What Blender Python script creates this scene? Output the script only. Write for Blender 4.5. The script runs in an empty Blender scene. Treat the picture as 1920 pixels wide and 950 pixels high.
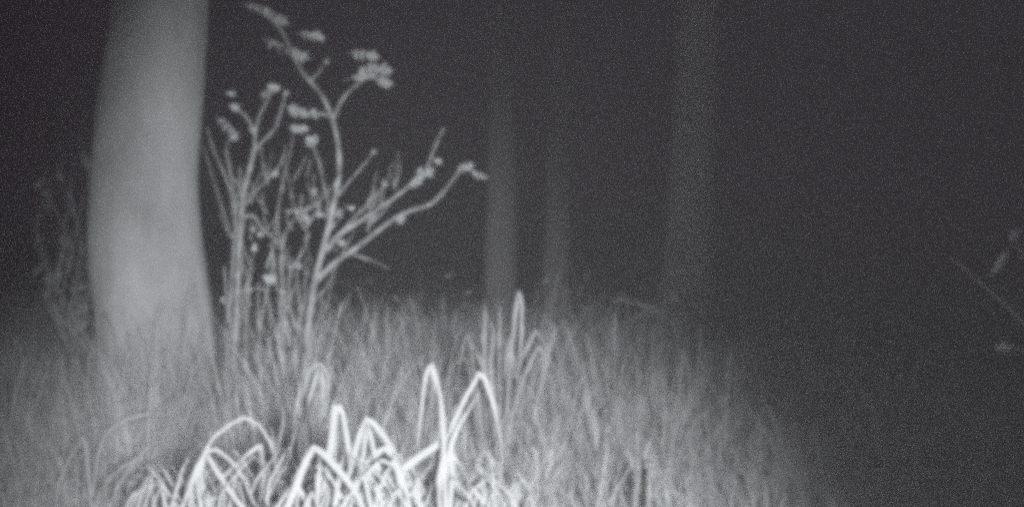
import bpy, math, random
import numpy as np
from mathutils import Vector, noise

random.seed(7); rng = np.random.default_rng(7)
C = bpy.context.scene.collection
SC = bpy.context.scene

# ------------------------------------------------------------------ camera, world, lamp, exposure
CAM_H, PITCH, FX = 0.75, math.radians(3.0), 2060.0      # FX: focal length in pixels of a 1920 px wide frame
cam_d = bpy.data.cameras.new('camera'); cam = bpy.data.objects.new('camera', cam_d); C.objects.link(cam)
cam.location = (0, 0, CAM_H); cam.rotation_euler = (math.radians(90) - PITCH, 0, 0)
cam_d.sensor_width = 36.0; cam_d.lens = 36.0 * FX / 1920.0
cam_d.clip_start = 0.05; cam_d.clip_end = 600
cam_d.dof.use_dof = True; cam_d.dof.focus_distance = 1.75; cam_d.dof.aperture_fstop = 3.2
SC.camera = cam

w = bpy.data.worlds.new('World'); SC.world = w; w.use_nodes = True
bg = w.node_tree.nodes['Background']
bg.inputs['Color'].default_value = (0.0210, 0.0142, 0.0212, 1); bg.inputs['Strength'].default_value = 1.0

def at(px, py, d):
    """point seen at photo pixel (px,py), d metres in front of the camera"""
    x = (px - 960.0) / FX * d; v = -(py - 475.0) / FX * d
    return Vector((x, d * math.cos(PITCH) + v * math.sin(PITCH), CAM_H - d * math.sin(PITCH) + v * math.cos(PITCH)))

# the trail camera's own infrared lamp, set back behind the lens for gentler falloff: a beam plus an added weak spill light
LAMP = Vector((0.60, -1.5, 1.05))
def lamp(name, kind, energy, col):
    d = bpy.data.lights.new(name, kind); o = bpy.data.objects.new(name, d); C.objects.link(o)
    o.location = LAMP; d.energy = energy; d.color = col; d.shadow_soft_size = 0.10
    return o, d
beam_o, beam = lamp('infrared_lamp', 'SPOT', 2330, (0.96, 0.995, 1.02))
beam.spot_size = math.radians(39); beam.spot_blend = 1.0
beam_o.scale = (0.75, 1.17, 1); beam_o.rotation_euler = (at(765, 915, 2.6) - LAMP).to_track_quat('-Z', 'Y').to_euler()
fill_o, fill = lamp('added_fill', 'POINT', 4.0, (1.0, 0.90, 1.03))  # added point light that lifts the dark ground and trunks outside the beam

SC.view_settings.view_transform = 'Standard'; SC.view_settings.look = 'None'
SC.view_settings.exposure = 0.0; SC.view_settings.gamma = 1.0; SC.view_settings.use_curve_mapping = False
SC.render.engine = 'CYCLES'
cy = SC.cycles
cy.use_denoising = False
cy.use_adaptive_sampling = True; cy.adaptive_threshold = 0.05; cy.adaptive_min_samples = 32
cy.pixel_filter_type = 'BLACKMAN_HARRIS'; cy.filter_width = 6.0
cy.max_bounces = 5; cy.diffuse_bounces = 3; cy.volume_bounces = 2; cy.transmission_bounces = 3
cy.sample_clamp_indirect = 1.0; cy.sample_clamp_direct = 0.85

# ------------------------------------------------------------------ materials
def material(name, lo, hi, scale=6.0, transl=0.0, rough=0.7, stretch=(1, 1, 1), bump=0.0, bscale=30.0, spec=0.2):
    m = bpy.data.materials.new(name); m.use_nodes = True; nt = m.node_tree; N = nt.nodes; L = nt.links
    N.clear(); out = N.new('ShaderNodeOutputMaterial')
    tc = N.new('ShaderNodeTexCoord'); mp = N.new('ShaderNodeMapping'); mp.inputs['Scale'].default_value = stretch
    L.new(tc.outputs['Object'], mp.inputs['Vector'])
    nz = N.new('ShaderNodeTexNoise'); nz.inputs['Scale'].default_value = scale; nz.inputs['Detail'].default_value = 6
    nz.inputs['Roughness'].default_value = 0.6
    L.new(mp.outputs[0], nz.inputs['Vector'])
    cr = N.new('ShaderNodeValToRGB'); cr.color_ramp.elements[0].position = 0.3; cr.color_ramp.elements[1].position = 0.7
    cr.color_ramp.elements[0].color = (lo * 1.0, lo * 0.99, lo * 1.0, 1); cr.color_ramp.elements[1].color = (hi * 0.99, hi, hi * 1.0, 1)
    L.new(nz.outputs['Fac'], cr.inputs['Fac'])
    p = N.new('ShaderNodeBsdfPrincipled'); p.inputs['Roughness'].default_value = rough; p.inputs['Diffuse Roughness'].default_value = 0.25
    p.inputs['Specular IOR Level'].default_value = spec
    L.new(cr.outputs['Color'], p.inputs['Base Color'])
    last = p.outputs[0]
    if bump:
        n2 = N.new('ShaderNodeTexNoise'); n2.inputs['Scale'].default_value = bscale; n2.inputs['Detail'].default_value = 5
        L.new(mp.outputs[0], n2.inputs['Vector'])
        b = N.new('ShaderNodeBump'); b.inputs['Strength'].default_value = bump; b.inputs['Distance'].default_value = 0.01
        L.new(n2.outputs['Fac'], b.inputs['Height']); L.new(b.outputs[0], p.inputs['Normal'])
    if transl:
        t = N.new('ShaderNodeBsdfTranslucent'); L.new(cr.outputs['Color'], t.inputs['Color'])
        mx = N.new('ShaderNodeMixShader'); mx.inputs[0].default_value = transl
        L.new(last, mx.inputs[1]); L.new(t.outputs[0], mx.inputs[2]); last = mx.outputs[0]
    L.new(last, out.inputs['Surface'])
    return m
M_SOIL = material('leaf_litter', 0.28, 0.5, 9, bump=0.6, bscale=40)
M_BARK = material('bark', 0.23, 0.40, 6, stretch=(1, 1, 0.45), bump=0.22, bscale=22, rough=0.85)
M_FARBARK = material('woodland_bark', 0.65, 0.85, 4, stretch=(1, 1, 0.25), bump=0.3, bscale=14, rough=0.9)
M_STEM = material('shrub_bark', 0.10, 0.34, 30, bump=0.3, bscale=120)
M_LEAF = material('young_leaf', 0.24, 0.50, 25, transl=0.25)
M_PALE = material('brightened_leaf', 0.75, 0.88, 20, transl=0.1)  # bramble cane and leaf colour raised in place of the beam missing there
M_BLADE = material('sedge_blade', 0.30, 0.60, 26, transl=0.15, rough=0.45, spec=0.4)
M_BLADE2 = material('dry_sedge_blade', 0.24, 0.40, 14, transl=0.2, rough=0.6)
M_GRASS = material('meadow_grass', 0.46, 0.68, 2.2, transl=0.45, rough=0.7)

# ------------------------------------------------------------------ helpers
def link(name, me, m, parent=None):
    me.materials.append(m)
    o = bpy.data.objects.new(name, me); C.objects.link(o)
    if parent: o.parent = parent; o.matrix_parent_inverse = parent.matrix_world.inverted()
    return o
def tag(o, label=None, cat=None, group=None, kind=None):
    for k, v in (('label', label), ('category', cat), ('group', group), ('kind', kind)):
        if v: o[k] = v
    return o
def root(name, loc, label, cat, group=None):
    o = bpy.data.objects.new(name, None); o.empty_display_size = 0.05; C.objects.link(o); o.location = loc
    bpy.context.view_layer.update()
    return tag(o, label, cat, group)

def smooth_path(pts, rad, step, q=1.0):
    """Catmull-Rom through the points"""
    P = [Vector(p) for p in pts]; n = len(P); out = []; ro = []
    for i in range(n - 1):
        a = P[i - 1] if i else P[i] * 2 - P[i + 1]; b = P[i]; c = P[i + 1]; d = P[i + 2] if i + 2 < n else c * 2 - b
        k = max(1, int(math.ceil((c - b).length / step)))
        for j in range(k):
            t = j / k; t2 = t * t; t3 = t2 * t
            cr = 0.5 * ((2 * b) + (c - a) * t + (2 * a - 5 * b + 4 * c - d) * t2 + (3 * b - a - 3 * c + d) * t3)
            out.append(cr * q + b.lerp(c, t) * (1 - q))
            ro.append(rad[i] * (1 - t) + rad[i + 1] * t)
    out.append(P[-1]); ro.append(rad[-1])
    return out, ro

class Mesh:
    def __init__(s): s.v = []; s.f = []
    def tube(s, pts, rad, sides=8, step=0.03, lump=0.0, cap=True, seed=0):
        P, R = smooth_path(pts, rad, step); n = len(P)
        up = Vector((0.31, 0.2, 0.93)); base = len(s.v)
        for i in range(n):
            t = (P[min(i + 1, n - 1)] - P[max(i - 1, 0)]).normalized()
            if abs(t.dot(up)) > 0.97: up = Vector((1, 0, 0))
            a = (up - t * up.dot(t)).normalized(); b = t.cross(a); up = a
            for k in range(sides):
                th = 2 * math.pi * k / sides
                r = R[i]
                if lump:
                    q = P[i] * 3.0 + Vector((math.cos(th), math.sin(th), seed)) * 1.3
                    r *= 1 + lump * noise.fractal(q, 1.0, 2.0, 3)
                s.v.append(P[i] + a * math.cos(th) * r + b * math.sin(th) * r)
        for i in range(n - 1):
            for k in range(sides):
                k2 = (k + 1) % sides
                s.f.append((base + i * sides + k, base + i * sides + k2, base + (i + 1) * sides + k2, base + (i + 1) * sides + k))
        if cap:
            s.f.append(tuple(base + k for k in reversed(range(sides)))); s.f.append(tuple(base + (n - 1) * sides + k for k in range(sides)))
        return s
    def blade(s, pts, w, face, step=0.012, taper=0.75, twist=0.3, keel=0.35):
        """a strap leaf: closed four-sided section, keeled below, tapering to its tip; w = half width"""
        P, T = smooth_path(pts, [i / (len(pts) - 1) for i in range(len(pts))], step, 0.25); n = len(P); base = len(s.v)
        ph = random.uniform(-twist, twist); prev = None
        for i in range(n):
            u = i / (n - 1)
            t = (P[min(i + 1, n - 1)] - P[max(i - 1, 0)])
            t = t.normalized() if t.length > 1e-7 else Vector((0, 0, 1))
            side = t.cross(face)
            side = side.normalized() if side.length > 1e-4 else (prev or Vector((1, 0, 0)))
            if prev is not None and side.dot(prev) < 0: side = -side
            prev = side
            nrm = side.cross(t).normalized()
            an = ph + twist * math.sin(u * 5 + ph * 9)
            sd = side * math.cos(an) + nrm * math.sin(an); nn = nrm * math.cos(an) - side * math.sin(an)
            ww = w * (0.75 + 0.25 * min(1, u * 6)) * (1.0 if u < taper else max(0.06, 1 - ((u - taper) / (1 - taper)) ** 1.4))
            s.v += [P[i] + sd * ww + nn * ww * keel, P[i] + nn * ww * 0.10, P[i] - sd * ww + nn * ww * keel, P[i] - nn * ww * 0.30]
        for i in range(n - 1):
            for k in range(4):
                k2 = (k + 1) % 4
                s.f.append((base + i * 4 + k, base + i * 4 + k2, base + (i + 1) * 4 + k2, base + (i + 1) * 4 + k))
        s.f.append((base + 3, base + 2, base + 1, base)); e = base + (n - 1) * 4; s.f.append((e, e + 1, e + 2, e + 3))
        return s
    def leaf(s, p, d, w, face, curl=0.25, n=6):
        """a pointed oval leaf from p along d, thin but closed"""
        L = d.length; t = d.normalized(); side = t.cross(face); side = side.normalized() if side.length > 1e-3 else Vector((1, 0, 0))
        nn = side.cross(t); base = len(s.v)
        for i in range(n + 1):
            u = i / n; ww = w * max(0.04, math.sin(math.pi * u ** 0.8) ** 0.9)
            c = p + t * L * u - nn * L * curl * u * u
            s.v += [c + side * ww + nn * ww * 0.3, c + nn * 0.0008, c - side * ww + nn * ww * 0.3, c - nn * 0.0012]
        for i in range(n):
            for k in range(4):
                k2 = (k + 1) % 4
                s.f.append((base + i * 4 + k, base + i * 4 + k2, base + (i + 1) * 4 + k2, base + (i + 1) * 4 + k))
        s.f.append((base + 3, base + 2, base + 1, base)); e = base + n * 4; s.f.append((e, e + 1, e + 2, e + 3))
        return s
    def build(s, name, m, parent=None, smooth=True):
        me = bpy.data.meshes.new(name); me.from_pydata([tuple(v) for v in s.v], [], s.f)
        me.polygons.foreach_set('use_smooth', [smooth] * len(me.polygons)); me.update()
        return link(name, me, m, parent)

def rv(a=1.0): return Vector((random.uniform(-a, a), random.uniform(-a, a), random.uniform(-a, a)))

# ------------------------------------------------------------------ ground
def gh(x, y):
    z = 0.11 * noise.noise(Vector((x * 0.8, y * 0.8, 0.3))) + 0.02 * noise.noise(Vector((x * 3.1, y * 3.1, 5)))
    t = min(1, max(0, (y - 5.2) / 4.5)); t = t * t * (3 - 2 * t)
    f = min(1, max(0, (1.2 - y) / 1.0))
    return z - 0.62 * t
def axis(a, b, fine, far):
    xs = list(np.arange(a, b + 1e-6, fine)); s = fine
    lo, hi = a, b; L = []; H = []
    while hi < far: s *= 1.35; lo -= s; hi += s; L.append(lo); H.append(hi)
    return L[::-1] + xs + H
gx = axis(-5, 5, 0.1, 260); gy = axis(-0.5, 11, 0.1, 260)
g = Mesh(); nx = len(gx)
for y in gy:
    for x in gx: g.v.append(Vector((x, y, gh(x, y))))
for j in range(len(gy) - 1):
    for i in range(nx - 1):
        a = j * nx + i; g.f.append((a, a + 1, a + nx + 1, a + nx))
tag(g.build('ground', M_SOIL), kind='structure')

def strands(name, m, n, xr, yr, hfun, wid, lean, seg=4, dens=None, curve=1.0):
    """n thin grass leaves as one mesh"""
    V = []; F = []; b = 0; made = 0
    pos = rng.uniform(0, 1, (n * 3, 2))
    for q in pos:
        if made >= n: break
        y = yr[0] + (yr[1] - yr[0]) * q[0]; hw = xr * y + 0.4
        x = (q[1] * 2 - 1) * hw
        if dens and rng.random() > dens(x, y): continue
        made += 1
        h = hfun(x, y) * rng.uniform(0.45, 1.15); z0 = gh(x, y) - 0.01
        a = rng.uniform(0, 2 * math.pi); l = lean * h * rng.uniform(0.1, 1.0); ww = wid * rng.uniform(0.5, 1.3)
        fa = a + math.pi / 2 + rng.uniform(-0.6, 0.6)
        dx, dy = math.cos(a) * l, math.sin(a) * l; sx, sy = math.cos(fa) * ww, math.sin(fa) * ww
        droop = rng.uniform(0.0, 0.45) * curve
        for i in range(seg + 1):
            u = i / seg; k = 1 - 0.92 * u ** 1.6
            cx = x + dx * u ** 1.9; cyy = y + dy * u ** 1.9; cz = z0 + h * (u - droop * u ** 3)
            V.append((cx + sx * k, cyy + sy * k, cz)); V.append((cx - sx * k, cyy - sy * k, cz))
            if i:
                c = b + i * 2; F.append((c - 2, c - 1, c + 1, c))
        b += (seg + 1) * 2
    me = bpy.data.meshes.new(name); me.from_pydata(V, [], F)
    me.polygons.foreach_set('use_smooth', [True] * len(me.polygons))
    return link(name, me, m)
def nz(x, y, s, o=0): return noise.noise(Vector((x * s, y * s, o)))
def h_turf(x, y): return 0.09 * (1 + 0.8 * nz(x, y, 2.0, 3))
def h_tall(x, y):
    e = min(1, max(0.0, (y - 2.9) / 1.6))
    k = math.exp(-((x + 0.85) / 0.6) ** 2 - ((y - 3.15) / 0.4) ** 2)
    return (0.10 + 0.17 * e + 0.16 * k) * (1 + 0.75 * nz(x, y, 1.3, 9))
def d_tall(x, y):  # density
    c = nz(x, y, 3.2, 4) * 0.9 + 0.42
    c += 0.9 * math.exp(-((x + 0.85) / 0.6) ** 2 - ((y - 3.15) / 0.4) ** 2)
    return max(0.06, min(1, c))
tag(strands('turf', M_GRASS, 26000, 0.52, (1.9, 8.0), h_turf, 0.0020, 1.3), 'short matted turf covering the bank', 'turf', kind='stuff')
tag(strands('meadow_grass', M_GRASS, 15000, 0.52, (2.4, 7.6), h_tall, 0.0017, 0.5, seg=5, dens=d_tall),
    'tall thin meadow grass standing in tufts around the trunk and along the bank', 'grass', kind='stuff')

def tufts(name, m, n):
    V = []; F = []; b = 0
    for _ in range(n):
        y = 2.3 + 4.9 * rng.random() ** 0.9; x = rng.uniform(-1, 1) * (0.5 * y + .3)
        if y > 2.7 and nz(x, y, .9, 21) < -0.22: continue
        k = 1.45 * math.exp(-((x + 0.75) / 0.7) ** 2 - ((y - 3.15) / 0.5) ** 2) + .7 * math.exp(-((x + 0.1) / 0.7) ** 2 - ((y - 4.2) / 0.6) ** 2)
        H = rng.uniform(.10, .26) * (1 + k) * (0.55 if y < 2.9 and x > .05 else .75 if y < 2.9 else 1.0)
        if y < 2.9 and x > .05 and rng.random() < .45: continue
        if rng.random() < .12: H *= 1.45
        ta = rng.uniform(0, 6.28); tl = rng.uniform(0, .35); rr = rng.uniform(.02, .08)
        for j in range(int(rng.uniform(14, 46))):
            a = rng.uniform(0, 6.28); q = rr * rng.random() ** .5; bx, by = x + math.cos(a) * q, y + math.sin(a) * q
            h = H * rng.uniform(.4, 1.1); l = h * rng.uniform(.1, .8); ww = rng.uniform(.0009, .0026)
            dx = math.cos(a) * l + math.cos(ta) * tl * h; dy = math.sin(a) * l + math.sin(ta) * tl * h
            fa = a + 1.57 + rng.uniform(-.7, .7); sx, sy = math.cos(fa) * ww, math.sin(fa) * ww; z0 = gh(bx, by) - .01
            dr = rng.uniform(0, .65); fold = rng.random() < .10
            for i in range(7):
                u = i / 6; kk = 1 - .9 * u ** 2; e = u ** 1.8
                zz = u - dr * u ** 3.2
                if fold: zz = u / .6 if u < .6 else 1 - (u - .6) * 1.3; e = u ** 1.2
                V.append((bx + dx * e + sx * kk, by + dy * e + sy * kk, z0 + h * zz)); V.append((bx + dx * e - sx * kk, by + dy * e - sy * kk, z0 + h * zz))
                if i: c = b + i * 2; F.append((c - 2, c - 1, c + 1, c))
            b += 14
    me = bpy.data.meshes.new(name); me.from_pydata(V, [], F); me.polygons.foreach_set('use_smooth', [True] * len(me.polygons))
    return link(name, me, m)
def d_stem(x, y): return 1 if nz(x, y, 1.6, 31) > -.05 else .15
tag(strands('dry_grass_stems', M_GRASS, 900, 0.42, (3.3, 6.0), lambda x, y: .34 + .16 * nz(x, y, .8, 2), .0026, .3, seg=6, dens=d_stem, curve=.6),
    'taller dry grass stems standing singly above the bank', 'grass', kind='stuff')
ug = Mesh()
for _ in range(150):
    cy_ = rng.uniform(4.3, 7.0); cx = rng.uniform(-.52, .42) * cy_
    if -.45 * cy_ < cx < .0 and cy_ > 5.2 and rng.random() < .5: continue
    hh = rng.uniform(.12, .38); z0 = gh(cx, cy_)
    tp = Vector((cx + rng.uniform(-.15, .15), cy_, z0 + hh)); ug.tube([Vector((cx, cy_, z0)), Vector((cx, cy_, z0 + hh * .5)), tp], [.003, .0025, .001], 4, .2)
    for _k in range(int(rng.uniform(5, 16))):
        q = Vector((cx, cy_, z0)).lerp(tp, rng.uniform(.3, 1)) + Vector(rng.uniform(-.09, .09, 3)); dv = Vector(rng.uniform(-1, 1, 3)); dv.z -= .2
        ug.leaf(q, dv.normalized() * rng.uniform(.02, .055), rng.uniform(.005, .012), Vector(rng.uniform(-1, 1, 3)).normalized(), n=3)
tag(ug.build('undergrowth', M_LEAF), 'low leafy undergrowth fading into the dark behind the grass', 'undergrowth', kind='stuff')
tag(tufts('tufted_grass', M_GRASS, 1900), 'wispy uneven clumps of grass scattered over the bank', 'grass', kind='stuff')

# ------------------------------------------------------------------ trees
def crown(m, c, R, n, leaf=0.09):
    for _ in range(n):
        d = rv().normalized(); r = R * random.random() ** 0.4
        p = c + Vector((d.x * r, d.y * r, d.z * r * 0.75))
        if noise.noise(p * 1.1) < -0.12: continue
        m.leaf(p, rv().normalized() * leaf, leaf * 0.3, rv().normalized(), n=2)
def tree(name, label, pts, rad, m, limbs, crown_c, crown_r, sides=20, group=None, lump=0.05, seed=0, nleaf=900):
    b = Vector(pts[0]); t = root(name, b, label, 'tree', group)
    Mesh().tube(pts, rad, sides, 0.06, lump, seed=seed).build('trunk', m, t)
    for lp, lr in limbs: Mesh().tube(lp, lr, 8, 0.1, 0.05, seed=seed).build('limb', m, t)
    cm = Mesh(); crown(cm, crown_c, crown_r, nleaf); cm.build('crown', M_LEAF, t)
    return t

D = 3.6
rows = [(283, 900, 262), (286, 800, 236), (288, 700, 216), (294, 640, 212), (283, 550, 210), (272, 450, 207), (271, 350, 196),
        (276, 270, 190), (283, 200, 186), (292, 100, 181), (300, 0, 177)]
pts = [at(x, y, D + 0.1) for x, y, _ in rows]; rad = [wd / 2 / FX * (D + 0.1) for *_, wd in rows]
pts[0].z = gh(pts[0].x, pts[0].y) - 0.12
top = pts[-1]
for i, (dx, dz, r) in enumerate([(0.02, 0.8, 0.15), (-0.03, 1.9, 0.135), (0.05, 3.2, 0.11), (0.15, 4.6, 0.08), (0.1, 6.0, 0.04)]):
    pts.append(top + Vector((dx, 0.02 * i, dz))); rad.append(r)
lb = []
for z, ax, ay, L in ((2.6, 1, .3, 1.6), (3.1, -1, .4, 1.8), (3.8, .4, -1, 1.4), (4.4, -.5, .9, 1.5), (4.9, .9, .6, 1.2)):
    s = top + Vector((0.02, 0, z - 1.4)); d = Vector((ax, ay, 0)).normalized()
    lb.append(([s, s + d * L * .5 + Vector((0, 0, .35)), s + d * L + Vector((0, 0, 1.0))], [0.05, 0.035, 0.012]))
tree('tree', 'broad pale smooth trunk standing beside the budding shrub, brightest thing lit behind the sedges', pts, rad, M_BARK, lb,
     top + Vector((0, 0.2, 4.6)), 2.1, 40, lump=0.035, seed=1)

def far_tree(label, px0, px1, wpx, d, seed):
    a = at(px1, 600, d); gz = gh(a.x, a.y) - 0.1; b = at(px0, 0, d)
    r = wpx / 2 / FX * d
    p = [Vector((a.x, a.y, gz)), Vector((a.x, a.y, gz + 0.35)), a.lerp(b, .45), b, b + (b - a) * .6 + Vector((.05, 0, .5)), b + (b - a) * .9 + Vector((.1, 0, 2.6))]
    R = [r * 1.5, r * 1.15, r * 1.0, r * .93, r * .75, r * .3]
    c = p[-2]; lbs = [([c, c + Vector((s * .7, .2, .5)), c + Vector((s * 1.3, .3, 1.3))], [r * .3, r * .2, .01]) for s in (1, -1)]
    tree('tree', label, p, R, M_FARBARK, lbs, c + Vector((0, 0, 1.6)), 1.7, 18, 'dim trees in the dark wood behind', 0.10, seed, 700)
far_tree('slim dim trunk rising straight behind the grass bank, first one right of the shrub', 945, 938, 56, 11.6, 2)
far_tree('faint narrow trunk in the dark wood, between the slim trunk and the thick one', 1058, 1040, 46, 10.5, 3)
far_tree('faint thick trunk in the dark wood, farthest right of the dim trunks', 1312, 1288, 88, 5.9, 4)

# a tree outside the frame whose twig tips reach in
tb = at(2330, 600, 7.0); tz = gh(tb.x, tb.y) - .1
t4p = [Vector((tb.x, tb.y, tz)), Vector((tb.x, tb.y, 1.2)), Vector((tb.x - .05, tb.y, 2.6)), Vector((tb.x, tb.y, 4.5))]
t4 = root('tree', t4p[0], 'faint leafy twig tips of a tree reaching in over the dark bank', 'tree', 'dim trees in the dark wood behind')
Mesh().tube(t4p, [.2, .16, .13, .05], 16, .1, .08, seed=5).build('trunk', M_FARBARK, t4)
lp = [Vector((tb.x - .05, tb.y, 1.9)), at(2120, 40, 6.8), at(1990, 85, 6.5), at(1900, 100, 6.2), at(1810, 96, 6.1), at(1730, 92, 6.0)]
Mesh().tube(lp, [.05, .03, .016, .011, .007, .003], 7, .1, .1).build('limb', M_FARBARK, t4)
lm = Mesh()
for k in range(70):
    q = at(random.uniform(1700, 2080), random.gauss(100, 22), 6.2 + random.uniform(-.25, .25))
    lm.leaf(q, rv() * .07 + Vector((0, 0, -.03)), .016, rv().normalized(), n=4)
crown(lm, t4p[3] + Vector((0, 0, .8)), 1.5, 500)
lm.build('crown', M_LEAF, t4)

# ------------------------------------------------------------------ the budding shrub
SD = 3.15
def R(px, d=SD): return px / 2 / FX * d
sh_base = at(510, 850, SD); sh_base.z = gh(sh_base.x, sh_base.y)
shrub = root('shrub', sh_base, 'many stemmed shrub with thin curving branches and small opening buds right of the broad trunk', 'shrub')
def stem(pl, w0, w1, dz=0.0, ground=False, sway=0.10, name='branch', seed=None, base=None):
    n = len(pl); s = random.uniform(-sway, sway); P = []
    for i, (x, y) in enumerate(pl):
        u = i / (n - 1); P.append(at(x, y, SD + dz + s * u * u * 1.2 + 0.015 * math.sin(i * 2.1 + x)))
    if ground:
        q = P[0].copy(); q = q.lerp(sh_base, .25); q.z = gh(q.x, q.y) - 0.03; P.insert(0, q)
    m = len(P); rr = [0.72 * R(w0 + (w1 - w0) * (i / (m - 1)) ** 0.8) for i in range(m)]
    # knobbly nodes on the bark
    Mesh().tube(P, rr, 8, 0.012, 0.16, seed=(pl[0][0] * .37)).build(name, M_STEM, shrub)
    return P
def depth_of(P, y):
    best = min(P, key=lambda q: abs(q.z - at(0, y, SD).z)); return best.y
def buds(x, y, r, n=7, d=0.0, el=None):
    """a knot of young leaves about r pixels across; el = (dx,dy) stretches it into a hanging leaf"""
    m = Mesh(); c = at(x, y, SD + d); rr = r / FX * SD
    if el:
        v = at(x + el[0], y + el[1], SD + d) - c
        # a compound leaf: pairs of small leaflets along a thin midrib
        m.tube([c - v * .5, c + Vector((0, 0, .003)), c + v * .5], [.0012, .001, .0006], 5, .02)
        vn = v.normalized(); sd = vn.cross(Vector((random.uniform(-.4, .4), -1, random.uniform(-.3, .6)))).normalized()
        for q in (-.25, .0, .22, .42):
            for sg in (-1, 1):
                ll = rr * random.uniform(1.3, 2.1); dd_ = (sd * sg * random.uniform(.5, 1) + vn * .8 + rv(.35)).normalized()
                m.leaf(c + v * q, dd_ * ll, ll * random.uniform(.2, .3), (rv(.6) + Vector((0, -1, .2))).normalized(), n=4)
        m.leaf(c + v * .45, vn * rr * 1.8, rr * .45, (rv(.5) + Vector((0, -1, .2))).normalized(), n=4)
        n = -4
    for _ in range(n + 5):
        dv = rv().normalized(); dv.z = dv.z * .8 + .15
        m.leaf(c - dv * rr * .2, dv * rr * random.uniform(.8, 1.35), rr * .55, (rv(.8) + Vector((0, -1, .2))).normalized(), n=4)
    m.build('leaf_cluster', M_LEAF, shrub)
S = 'stem'
stem([(440, 720), (443, 600), (447, 500), (452, 420), (456, 370), (465, 330), (475, 290), (478, 262), (474, 240), (460, 218), (444, 204)], 19, 6, ground=True, name=S, sway=.02)
stem([(476, 286), (490, 268), (514, 243), (528, 205), (535, 176)], 9, 4)
stem([(478, 262), (484, 225), (500, 190), (514, 170)], 7, 4)
stem([(426, 720), (428, 620), (433, 550), (438, 470), (441, 410), (432, 360), (418, 320), (400, 280), (388, 240)], 13, 4, .05, True, name=S)
stem([(443, 440), (440, 380), (432, 325), (424, 285), (430, 256)], 9, 4, .03)
stem([(453, 392), (470, 370), (490, 348), (512, 326)], 9, 5)
stem([(565, 740), (575, 650), (582, 580), (592, 520), (605, 470), (618, 420), (628, 370), (636, 320), (634, 270), (625, 230), (612, 195), (595, 168), (576, 148), (560, 125), (548, 100), (530, 62), (505, 30), (470, 12)], 22, 4, -.05, True, name=S, sway=.06)
stem([(624, 226), (640, 190), (662, 165), (690, 147), (710, 150)], 9, 5, -.02)
stem([(626, 222), (605, 214), (586, 214), (562, 208), (548, 205)], 8, 5, -.02)
stem([(580, 152), (596, 138), (612, 116)], 6, 4)
stem([(592, 528), (628, 492), (663, 468), (690, 448), (712, 430), (743, 408), (770, 395), (805, 384), (828, 364), (850, 336), (872, 313), (890, 322), (906, 333)], 15, 4, -.05, sway=.16)
stem([(612, 470), (628, 448), (645, 433), (685, 408), (720, 384), (751, 362), (778, 337), (797, 320), (809, 293), (820, 265), (832, 240)], 15, 4, -.06, sway=.14)
stem([(640, 436), (668, 404), (700, 372), (722, 348)], 8, 4, -.02)
stem([(632, 368), (655, 340), (685, 306), (702, 284)], 7, 3, .02)
stem([(532, 740), (530, 660), (534, 600), (538, 550), (544, 510), (560, 485), (572, 460), (580, 436)], 15, 5, .04, True, name=S)
stem([(524, 720), (524, 620), (530, 540), (527, 490), (534, 440), (548, 415), (562, 398), (566, 365)], 13, 4, .08, True, name=S)
stem([(624, 428), (616, 409), (600, 402), (586, 408), (570, 420)], 10, 5, -.03)
stem([(622, 405), (608, 350), (600, 310), (591, 284), (583, 266)], 8, 4, .03)
stem([(530, 470), (520, 420), (525, 370), (535, 320), (545, 280), (551, 244)], 7, 3, .1)
stem([(452, 410), (474, 404), (491, 428), (515, 448), (530, 472)], 8, 5, .04)
stem([(592, 562), (606, 545), (619, 526), (630, 494)], 7, 4, .0)
stem([(655, 474), (681, 483), (707, 492), (727, 502)], 6, 3, -.02)
stem([(488, 740), (487, 660), (488, 610), (498, 560), (506, 522), (512, 490), (506, 455)], 12, 4, .1, True, name=S)
stem([(462, 740), (460, 640), (465, 560), (470, 500), (480, 455)], 11, 4, .12, True, name=S)
stem([(546, 740), (552, 660), (560, 610), (572, 560), (590, 500)], 12, 6, .06, True, name=S)
stem([(592, 740), (590, 690), (588, 640), (600, 590), (604, 560)], 10, 4, .1, True, name=S)
stem([(500, 545), (480, 540), (462, 552)], 6, 4, .1)
stem([(446, 470), (420, 400), (398, 330), (380, 270)], 6, 3, .15)
stem([(512, 328), (530, 300), (536, 270)], 5, 3, .05)
stem([(560, 400), (590, 385), (610, 368), (622, 350)], 7, 3, -.02)
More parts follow.
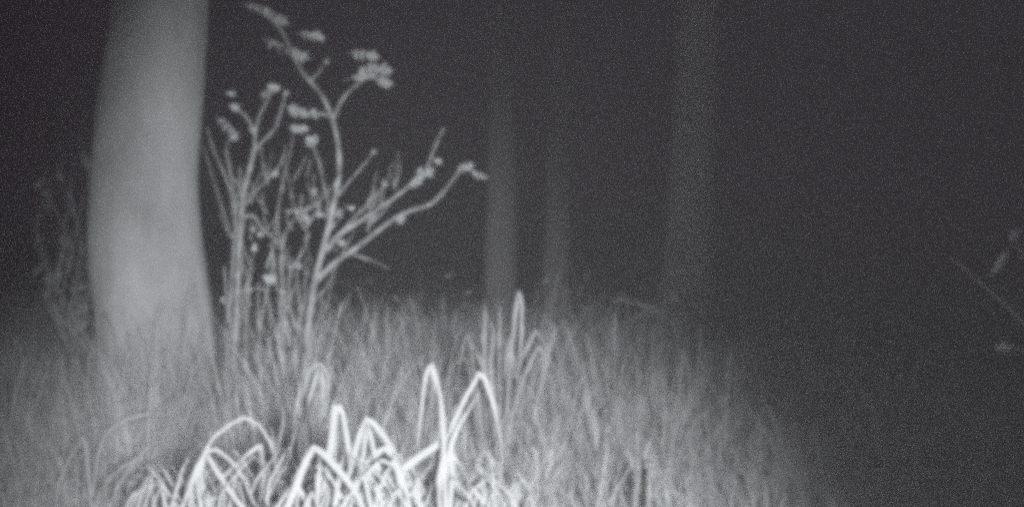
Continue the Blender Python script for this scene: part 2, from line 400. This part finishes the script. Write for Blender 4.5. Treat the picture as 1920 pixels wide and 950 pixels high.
# finer side twigs along the stems
for k in range(72):
    x0 = random.choice([440, 452, 470, 500, 530, 548, 575, 600, 625, 690, 740]); y0 = random.uniform(330, 600)
    if x0 > 640: y0 = random.uniform(370, 440) - (x0 - 690) * .6
    a = random.uniform(-1, 1) + (0.5 if x0 > 600 else 0); L = random.uniform(25, 75)
    pl = [(x0, y0), (x0 + a * L * .35, y0 - L * .5), (x0 + a * L * .5 + random.uniform(-9, 9), y0 - L)]
    stem(pl, random.uniform(4, 7), 2.5, random.uniform(-.08, .2))
for k in range(9):
    x0 = random.uniform(412, 600); xt = x0 + random.uniform(-25, 30)
    stem([(x0, 740), (x0 + random.uniform(-6, 6), 650), (xt, random.uniform(540, 600)), (xt + random.uniform(-14, 14), random.uniform(470, 530))], random.uniform(8, 13), 4, random.uniform(-.05, .2), True, name=S)
for b in [(442, 203, 13, 9), (434, 176, 10, 5), (514, 167, 12, 8), (474, 247, 10, 5), (589, 215, 12, 8), (583, 266, 17, 12), (582, 152, 9, 5),
          (512, 327, 10, 6), (751, 412, 11, 8), (641, 457, 11, 7), (822, 304, 9, 5), (574, 411, 12, 8), (660, 391, 9, 5), (588, 362, 10, 6),
          (612, 117, 8, 4), (506, 524, 15, 8), (528, 548, 10, 5), (476, 466, 12, 6), (420, 562, 9, 5), (634, 398, 10, 6), (872, 313, 8, 4),
          (600, 402, 9, 5), (553, 240, 9, 4), (722, 346, 8, 4), (486, 440, 9, 5), (560, 500, 9, 5), (584, 575, 9, 5), (536, 176, 8, 4), (439, 256, 11, 7),
          (474, 430, 8, 4), (700, 286, 7, 3), (710, 151, 9, 5), (465, 545, 9, 5)]:
    buds(*b)
for x, y, r, ex, ey in [(420, 236, 8, 36, 38), (522, 86, 8, 60, 30), (552, 101, 9, 32, 8), (576, 66, 8, 44, 6), (676, 102, 8, 50, 8), (676, 141, 12, 62, -22),
                        (702, 128, 8, 50, 6), (550, 206, 9, 36, 14), (544, 396, 5, 26, 2), (791, 325, 8, 26, -8), (868, 316, 6, 26, -10), (893, 326, 5, 30, 12),
                        (776, 345, 6, 22, -18), (553, 240, 7, 30, 2), (506, 30, 8, 50, 22), (476, 14, 7, 44, 10), (620, 395, 7, 26, 12), (500, 176, 6, 22, -26), (715, 150, 8, 22, 10)]:
    buds(x, y, r, 5, el=(ex, ey))

# ------------------------------------------------------------------ sedge tussocks
def tussock(label, bx, d, w, blades, m, extra=0, spread=170, tall=(820, 930), nm='sedge_tussock', group='sedge tussocks in the grass', cat='sedge', thin=None):
    b = at(bx, 800, d); gz = gh(b.x, b.y); gy_ = 475 + FX * math.tan(0) # noqa
    t = root(nm, (b.x, b.y, gz), label, cat, group)
    base = Vector((b.x, b.y, gz - 0.02))
    for bl in blades:
        ww = w
        if isinstance(bl, tuple): bl, ww = bl
        ww *= 0.97
        a0, a1 = random.uniform(-.05, .05), random.uniform(-.13, .10); n = len(bl); P = []
        for i, (x, y) in enumerate(bl):
            u = i / (n - 1); P.append(at(x, y, d + a0 + a1 * math.sin(u * 2.3) + .012 * random.uniform(-1, 1)))
        q = base.lerp(Vector((P[0].x, P[0].y, base.z)), .45)
        if P[0].z - base.z > .06: P.insert(0, q)
        if bl[-1][1] > 940:                         # arches that leave the frame droop on and end above the soil
            v = (P[-1] - P[-2]).normalized(); P.append(P[-1] + v * .06 + Vector((0, 0, -.03)))
        for i_ in (1,):
            if len(P) > 3: pass
        Mesh().blade(P, ww / 2 / FX * d, (Vector((0, -1, .15)) + rv(.25)).normalized()).build('blade', m, t)
    for k in range(extra):
        a = random.uniform(-1, 1); x1 = bx + a * spread * .55 + random.uniform(-20, 20); y1 = random.uniform(*tall)
        x2 = x1 + a * spread * random.uniform(.2, .6); y2 = y1 + random.uniform(30, 130)
        dd = d + random.uniform(-.12, .16)
        P = [base + rv(.02), at(bx + a * spread * .25, 1010, dd), at(x1, y1, dd + .03), at((x1 * .5 + x2 * .5), y1 - 2 + .25 * (y2 - y1), dd + .05), at(x2, y2 + 20, dd + .06)]
        Mesh().blade(P, w * random.uniform(.55, .9) / 2 / FX * d, (Vector((0, -1, .2)) + rv(.5)).normalized()).build('blade', m, t)
    thin = 38 if m is M_BLADE else 8
    for k in range(thin):
        a = random.uniform(-1, 1); dd = d + random.uniform(-.1, .2); x0 = bx + a * spread * .8 + random.uniform(-25, 25); s = random.choice((-1, 1)) * random.uniform(15, 75)
        y0 = random.uniform(*tall) - random.uniform(0, 35); h = random.uniform(60, 150)
        P = [base + rv(.03), at(x0 - s, y0 + h, dd), at(x0 - s * .25, y0 + h * .2, dd + .02), at(x0, y0, dd + .02), at(x0 + s * .45, y0 + h * random.uniform(.3, .6), dd + .03)]
        Mesh().blade(P, w * random.uniform(.3, .5) / 2 / FX * d, (Vector((0, -1, .2)) + rv(.5)).normalized(), step=.03).build('blade', m, t)
    return t

tussock('brightest pale sedge tussock, wide folded blade standing up like a narrow tent in its middle', 630, 1.55, 13, [
    ([(612, 985), (615, 930), (618, 870), (622, 810), (628, 768), (635, 755), (643, 775), (650, 815), (657, 860), (663, 910), (668, 960)], 17),
    ([(628, 985), (628, 900), (630, 840), (633, 775)], 8), ([(604, 985), (610, 920), (617, 850), (624, 790), (631, 765)], 15),
    ([(646, 985), (655, 920), (662, 862), (673, 820), (688, 786), (702, 795), (722, 820), (740, 853), (754, 893), (764, 930), (772, 975)], 12),
    ([(680, 985), (676, 900), (684, 830), (689, 795), (696, 820), (703, 855), (714, 893), (724, 935), (734, 975)], 9),
    ([(528, 985), (545, 935), (562, 893), (577, 856), (590, 838), (607, 850), (628, 872), (652, 900), (674, 935), (690, 975)], 13),
    ([(592, 985), (596, 920), (600, 870), (596, 845)], 10),
    ([(620, 985), (650, 925), (680, 880), (704, 852), (722, 838), (738, 860), (748, 900), (755, 960)], 12),
    ([(680, 920), (694, 882), (715, 862), (736, 870), (748, 890), (760, 930)], 9),
    ([(570, 985), (588, 920), (604, 872), (614, 822)], 10), ([(626, 985), (632, 920), (640, 870), (648, 835)], 12),
    ([(640, 985), (648, 930), (656, 880), (660, 830)], 12), ([(700, 985), (692, 930), (680, 880), (668, 850)], 10),
    ([(545, 985), (582, 930), (636, 905), (680, 922), (706, 955)], 11), ([(560, 985), (580, 940), (600, 900), (614, 880)], 11),
    ([(660, 985), (640, 930), (618, 890), (596, 868)], 11), ([(600, 985), (640, 950), (676, 900), (700, 870)], 10),
    ([(500, 985), (520, 950), (548, 905), (562, 880)], 9), ([(720, 985), (716, 940), (706, 905), (690, 890)], 10)], M_BLADE, 12, 150, (860, 930))
tussock('bright sedge tussock with two tall folded blades, standing right of the brightest one', 836, 1.7, 11, [
    ([(826, 985), (824, 900), (831, 825), (828, 770), (818, 715), (807, 680), (797, 705), (790, 765), (784, 820), (779, 852)], 11),
    ([(836, 985), (834, 900), (832, 850), (832, 800), (826, 750), (816, 705)], 9),
    ([(838, 985), (838, 900), (838, 832), (852, 788), (874, 742), (899, 700), (911, 712), (925, 757), (935, 802), (941, 850)], 10),
    ([(830, 985), (832, 900), (846, 830), (864, 792), (886, 756), (903, 726)], 8),
    ([(836, 900), (836, 835), (843, 862), (850, 900), (858, 975)], 10),
    ([(832, 900), (834, 832), (848, 850), (862, 870), (880, 893)], 9),
    ([(842, 985), (848, 880), (845, 838), (828, 829), (806, 842), (770, 868), (730, 897), (694, 926), (664, 965)], 13),
    ([(822, 985), (820, 920), (824, 860), (834, 810)], 24), ([(838, 985), (834, 920), (830, 860), (826, 818)], 22), ([(818, 985), (822, 910), (830, 850), (840, 822)], 16), ([(834, 985), (832, 910), (834, 850), (838, 812)], 17),
    ([(828, 985), (822, 900), (820, 845), (826, 815)], 12),
    ([(842, 985), (846, 920), (850, 880), (846, 840)], 9), ([(780, 985), (762, 930), (745, 890), (735, 870)], 10),
    ([(800, 985), (792, 940), (782, 905), (770, 880)], 8)], M_BLADE, 5, 120, (880, 930))
tussock('pale sedge tussock of criss-cross arching blades, left of the brightest one', 400, 1.9, 9, [
    ([(324, 985), (345, 925), (365, 875), (385, 840), (402, 818), (430, 796), (458, 782), (486, 796), (508, 830), (519, 875), (524, 920), (528, 975)], 6),
    ([(330, 985), (352, 925), (370, 875), (392, 835), (403, 812)], 9),
    ([(345, 975), (356, 935), (372, 905), (388, 894)], 8),
    ([(355, 960), (372, 880), (386, 850), (408, 885), (430, 918), (452, 948), (470, 985)], 9),
    ([(400, 940), (418, 895), (442, 872), (466, 850), (488, 834), (492, 870), (486, 920), (476, 980)], 9),
    ([(480, 985), (490, 930), (496, 880), (490, 845)], 9), ([(500, 985), (502, 930), (505, 890), (500, 860)], 8),
    ([(360, 985), (385, 850), (405, 842), (432, 862), (458, 898), (478, 950)], 7),
    ([(512, 985), (514, 920), (512, 880), (516, 838), (508, 800)], 8),
    ([(340, 975), (370, 945), (402, 932), (435, 938)], 6), ([(525, 985), (530, 920), (534, 880), (548, 830), (556, 800)], 7),
    ([(318, 975), (330, 920), (342, 880), (362, 838)], 8)], M_BLADE, 8, 170, (870, 930))
tussock('dim thin sedge tussock in the grass at the foot of the broad trunk, arching flat', 190, 2.3, 6, [
    [(102, 975), (110, 905), (130, 858), (156, 820), (163, 850), (167, 900), (172, 950)],
    [(170, 970), (185, 925), (204, 897), (228, 875), (256, 860), (292, 850)],
    [(168, 960), (182, 860), (196, 816), (215, 799), (242, 784), (282, 775), (325, 778), (352, 795)],
    [(236, 970), (256, 926), (281, 908), (328, 890), (364, 886)], [(200, 970), (215, 920), (240, 880), (275, 838), (310, 822)],
    [(150, 970), (158, 900), (160, 860), (168, 838)]], M_BLADE2, 9, 160, (850, 930))
tussock('small folded sedge blades poking up behind the brightest tussock', 585, 2.2, 7, [
    [(558, 850), (566, 800), (580, 750), (593, 705), (601, 688), (605, 715), (604, 765), (598, 820)],
    [(572, 800), (574, 720), (585, 690), (602, 682), (616, 706), (622, 740)],
    [(545, 850), (552, 790), (560, 740), (572, 700)], [(520, 850), (530, 800), (534, 760)]], M_BLADE2, 5, 90, (780, 860))
tussock('tallest thin sedge tuft, its folded blade tips sticking up above the grass bank', 950, 2.9, 7, [
    ([(948, 790), (954, 710), (961, 640), (967, 580), (973, 547), (978, 570), (978, 620), (973, 690), (968, 745)], 8),
    [(912, 760), (908, 640), (910, 590), (907, 560)], [(930, 760), (936, 640), (937, 585), (938, 560)], [(925, 780), (920, 680), (926, 620), (914, 590)],
    [(952, 780), (948, 690), (955, 640), (962, 600)], [(960, 780), (985, 660), (1005, 620), (1030, 660)], [(940, 790), (905, 690), (888, 650), (880, 640)],
    [(955, 790), (985, 700), (1010, 650), (1050, 700)], [(935, 780), (938, 720), (942, 670)]], M_BLADE2, 10, 110, (620, 760))
tussock('low sedge tuft in the turf, lit softly right of the two tall folded blades', 925, 2.15, 8, [
    [(928, 985), (926, 920), (922, 862), (908, 846), (900, 860)], [(920, 985), (930, 930), (938, 890), (934, 860)],
    [(950, 985), (960, 930), (978, 900), (1000, 920)], [(905, 985), (900, 930), (890, 900)]], M_BLADE2, 9, 130, (880, 940))
tussock('dim sparse sedge tuft on the darker right part of the bank', 1205, 2.5, 7, [
    [(1188, 985), (1192, 920), (1204, 870), (1222, 815)], [(1200, 985), (1206, 930), (1216, 890), (1234, 850)],
    [(1250, 985), (1250, 930), (1248, 900)], [(1190, 985), (1180, 930), (1170, 905)]], M_BLADE2, 5, 90, (850, 930))

# ------------------------------------------------------------------ dead stalks and brambles
def stalk(label, d, paths, w, leaves=(), nm='dead_stalk', cat='stalk', group=None, m=M_STEM, lm_=None):
    p0 = at(*paths[0][0], d); gz = gh(p0.x, p0.y); t = root(nm, (p0.x, p0.y, gz), label, cat, group)
    for k, pl in enumerate(paths):
        P = [at(x, y, d + .03 * math.sin(i * 1.7 + k)) for i, (x, y) in enumerate(pl)]
        if k == 0: P.insert(0, Vector((p0.x, p0.y, gz - .02)))
        n = len(P); Mesh().tube(P, [w / 2 / FX * d * (1 - .65 * i / (n - 1)) for i in range(n)], 6, .03, .12).build('stem', m, t)
    for x, y, ex, ey, r in leaves:
        c = at(x, y, d - .01); v = at(x + ex, y + ey, d) - at(x, y, d)
        mm = Mesh(); mm.leaf(c - v * .5, v, r / FX * d, Vector((.2, -1, .3)).normalized()); mm.leaf(c - v * .4, v * .8 + rv(.015), r * .8 / FX * d, Vector((-.4, -1, .1)).normalized())
        mm.build('leaf', lm_ or M_LEAF, t)
    return t
stalk('dead bent stalk arching over the top of the grass bank', 4.6, [[(1300, 760), (1292, 690), (1272, 622), (1240, 585), (1195, 568), (1140, 558)], [(1240, 585), (1200, 590), (1160, 610)]], 10,
      [(1215, 577, 34, 8, 6), (1255, 600, 24, 18, 6)])
stalk('thin upright dead stalk standing on the darker side of the bank', 3.6, [[(1298, 900), (1302, 800), (1306, 720), (1314, 640), (1316, 610)]], 6, [(1306, 720, 6, 30, 4)])
stalk('faint upright stalk with a small leafy tip, last one before the darkness', 4.0, [[(1470, 820), (1472, 700), (1466, 620)]], 7, [(1462, 615, 34, -16, 9), (1480, 610, -20, -22, 8)])
random.seed(91)
stalk('thicket of hair-thin twigs spreading up from the grass left of the broad trunk', 4.0, [[(165, 760), (160, 640), (140, 540), (118, 470)]] +
      [[(160 - k * 4, 720 - k * 8), (150 - k * 9, 620 - k * 10), (random.uniform(60, 170), random.uniform(420, 560)), (random.uniform(30, 165), random.uniform(250, 460))] for k in range(9)],
      5, [(random.uniform(40, 165), random.uniform(330, 640), random.uniform(-26, 26), random.uniform(-24, 24), 5) for _ in range(12)], 'thicket', 'brush')
stalk('thin bramble cane slanting in from the dark with one pale hanging leaf', 2.3, [[(2080, 860), (2000, 710), (1925, 612), (1850, 540), (1780, 480)], [(1960, 655), (1950, 560), (1925, 490), (1898, 446)],
      [(1990, 700), (1930, 660), (1885, 650)]], 6, [(1876, 494, -26, 52, 9), (1884, 650, -30, 8, 11), (1905, 440, 26, -20, 6)], 'bramble', 'bramble', None, M_PALE, M_PALE)
stalk('dim bramble growing up behind the shaded side of the broad trunk', 4.3, [[(150, 740), (158, 620), (150, 520), (125, 460), (98, 420)], [(158, 620), (172, 480), (166, 340), (148, 240)],
      [(150, 560), (110, 520), (60, 500)]], 5, [(142, 614, -16, 40, 9), (150, 580, 24, -20, 8), (160, 300, -14, -40, 6), (120, 450, -30, -12, 5), (172, 360, 10, -34, 5), (70, 505, -20, 16, 6)], 'bramble', 'bramble')

# ------------------------------------------------------------------ the misty night air
hz = Mesh(); X, Y0, Y1, Z0, Z1 = 40, -6, 60, -2.2, 13
hz.v = [Vector((x, y, z)) for z in (Z0, Z1) for y in (Y0, Y1) for x in (-X, X)]
hz.f = [(0, 2, 3, 1), (4, 5, 7, 6), (0, 1, 5, 4), (2, 6, 7, 3), (0, 4, 6, 2), (1, 3, 7, 5)]
mh = bpy.data.materials.new('night_mist'); mh.use_nodes = True; nt = mh.node_tree; nt.nodes.clear()
o_ = nt.nodes.new('ShaderNodeOutputMaterial'); pv = nt.nodes.new('ShaderNodeVolumePrincipled')
pv.inputs['Color'].default_value = (.98, .98, .98, 1); pv.inputs['Density'].default_value = 0.048; pv.inputs['Anisotropy'].default_value = 0.67
nt.links.new(pv.outputs[0], o_.inputs['Volume'])
tag(hz.build('haze', mh, smooth=False), 'thin mist hanging in the night air', 'mist', kind='stuff')
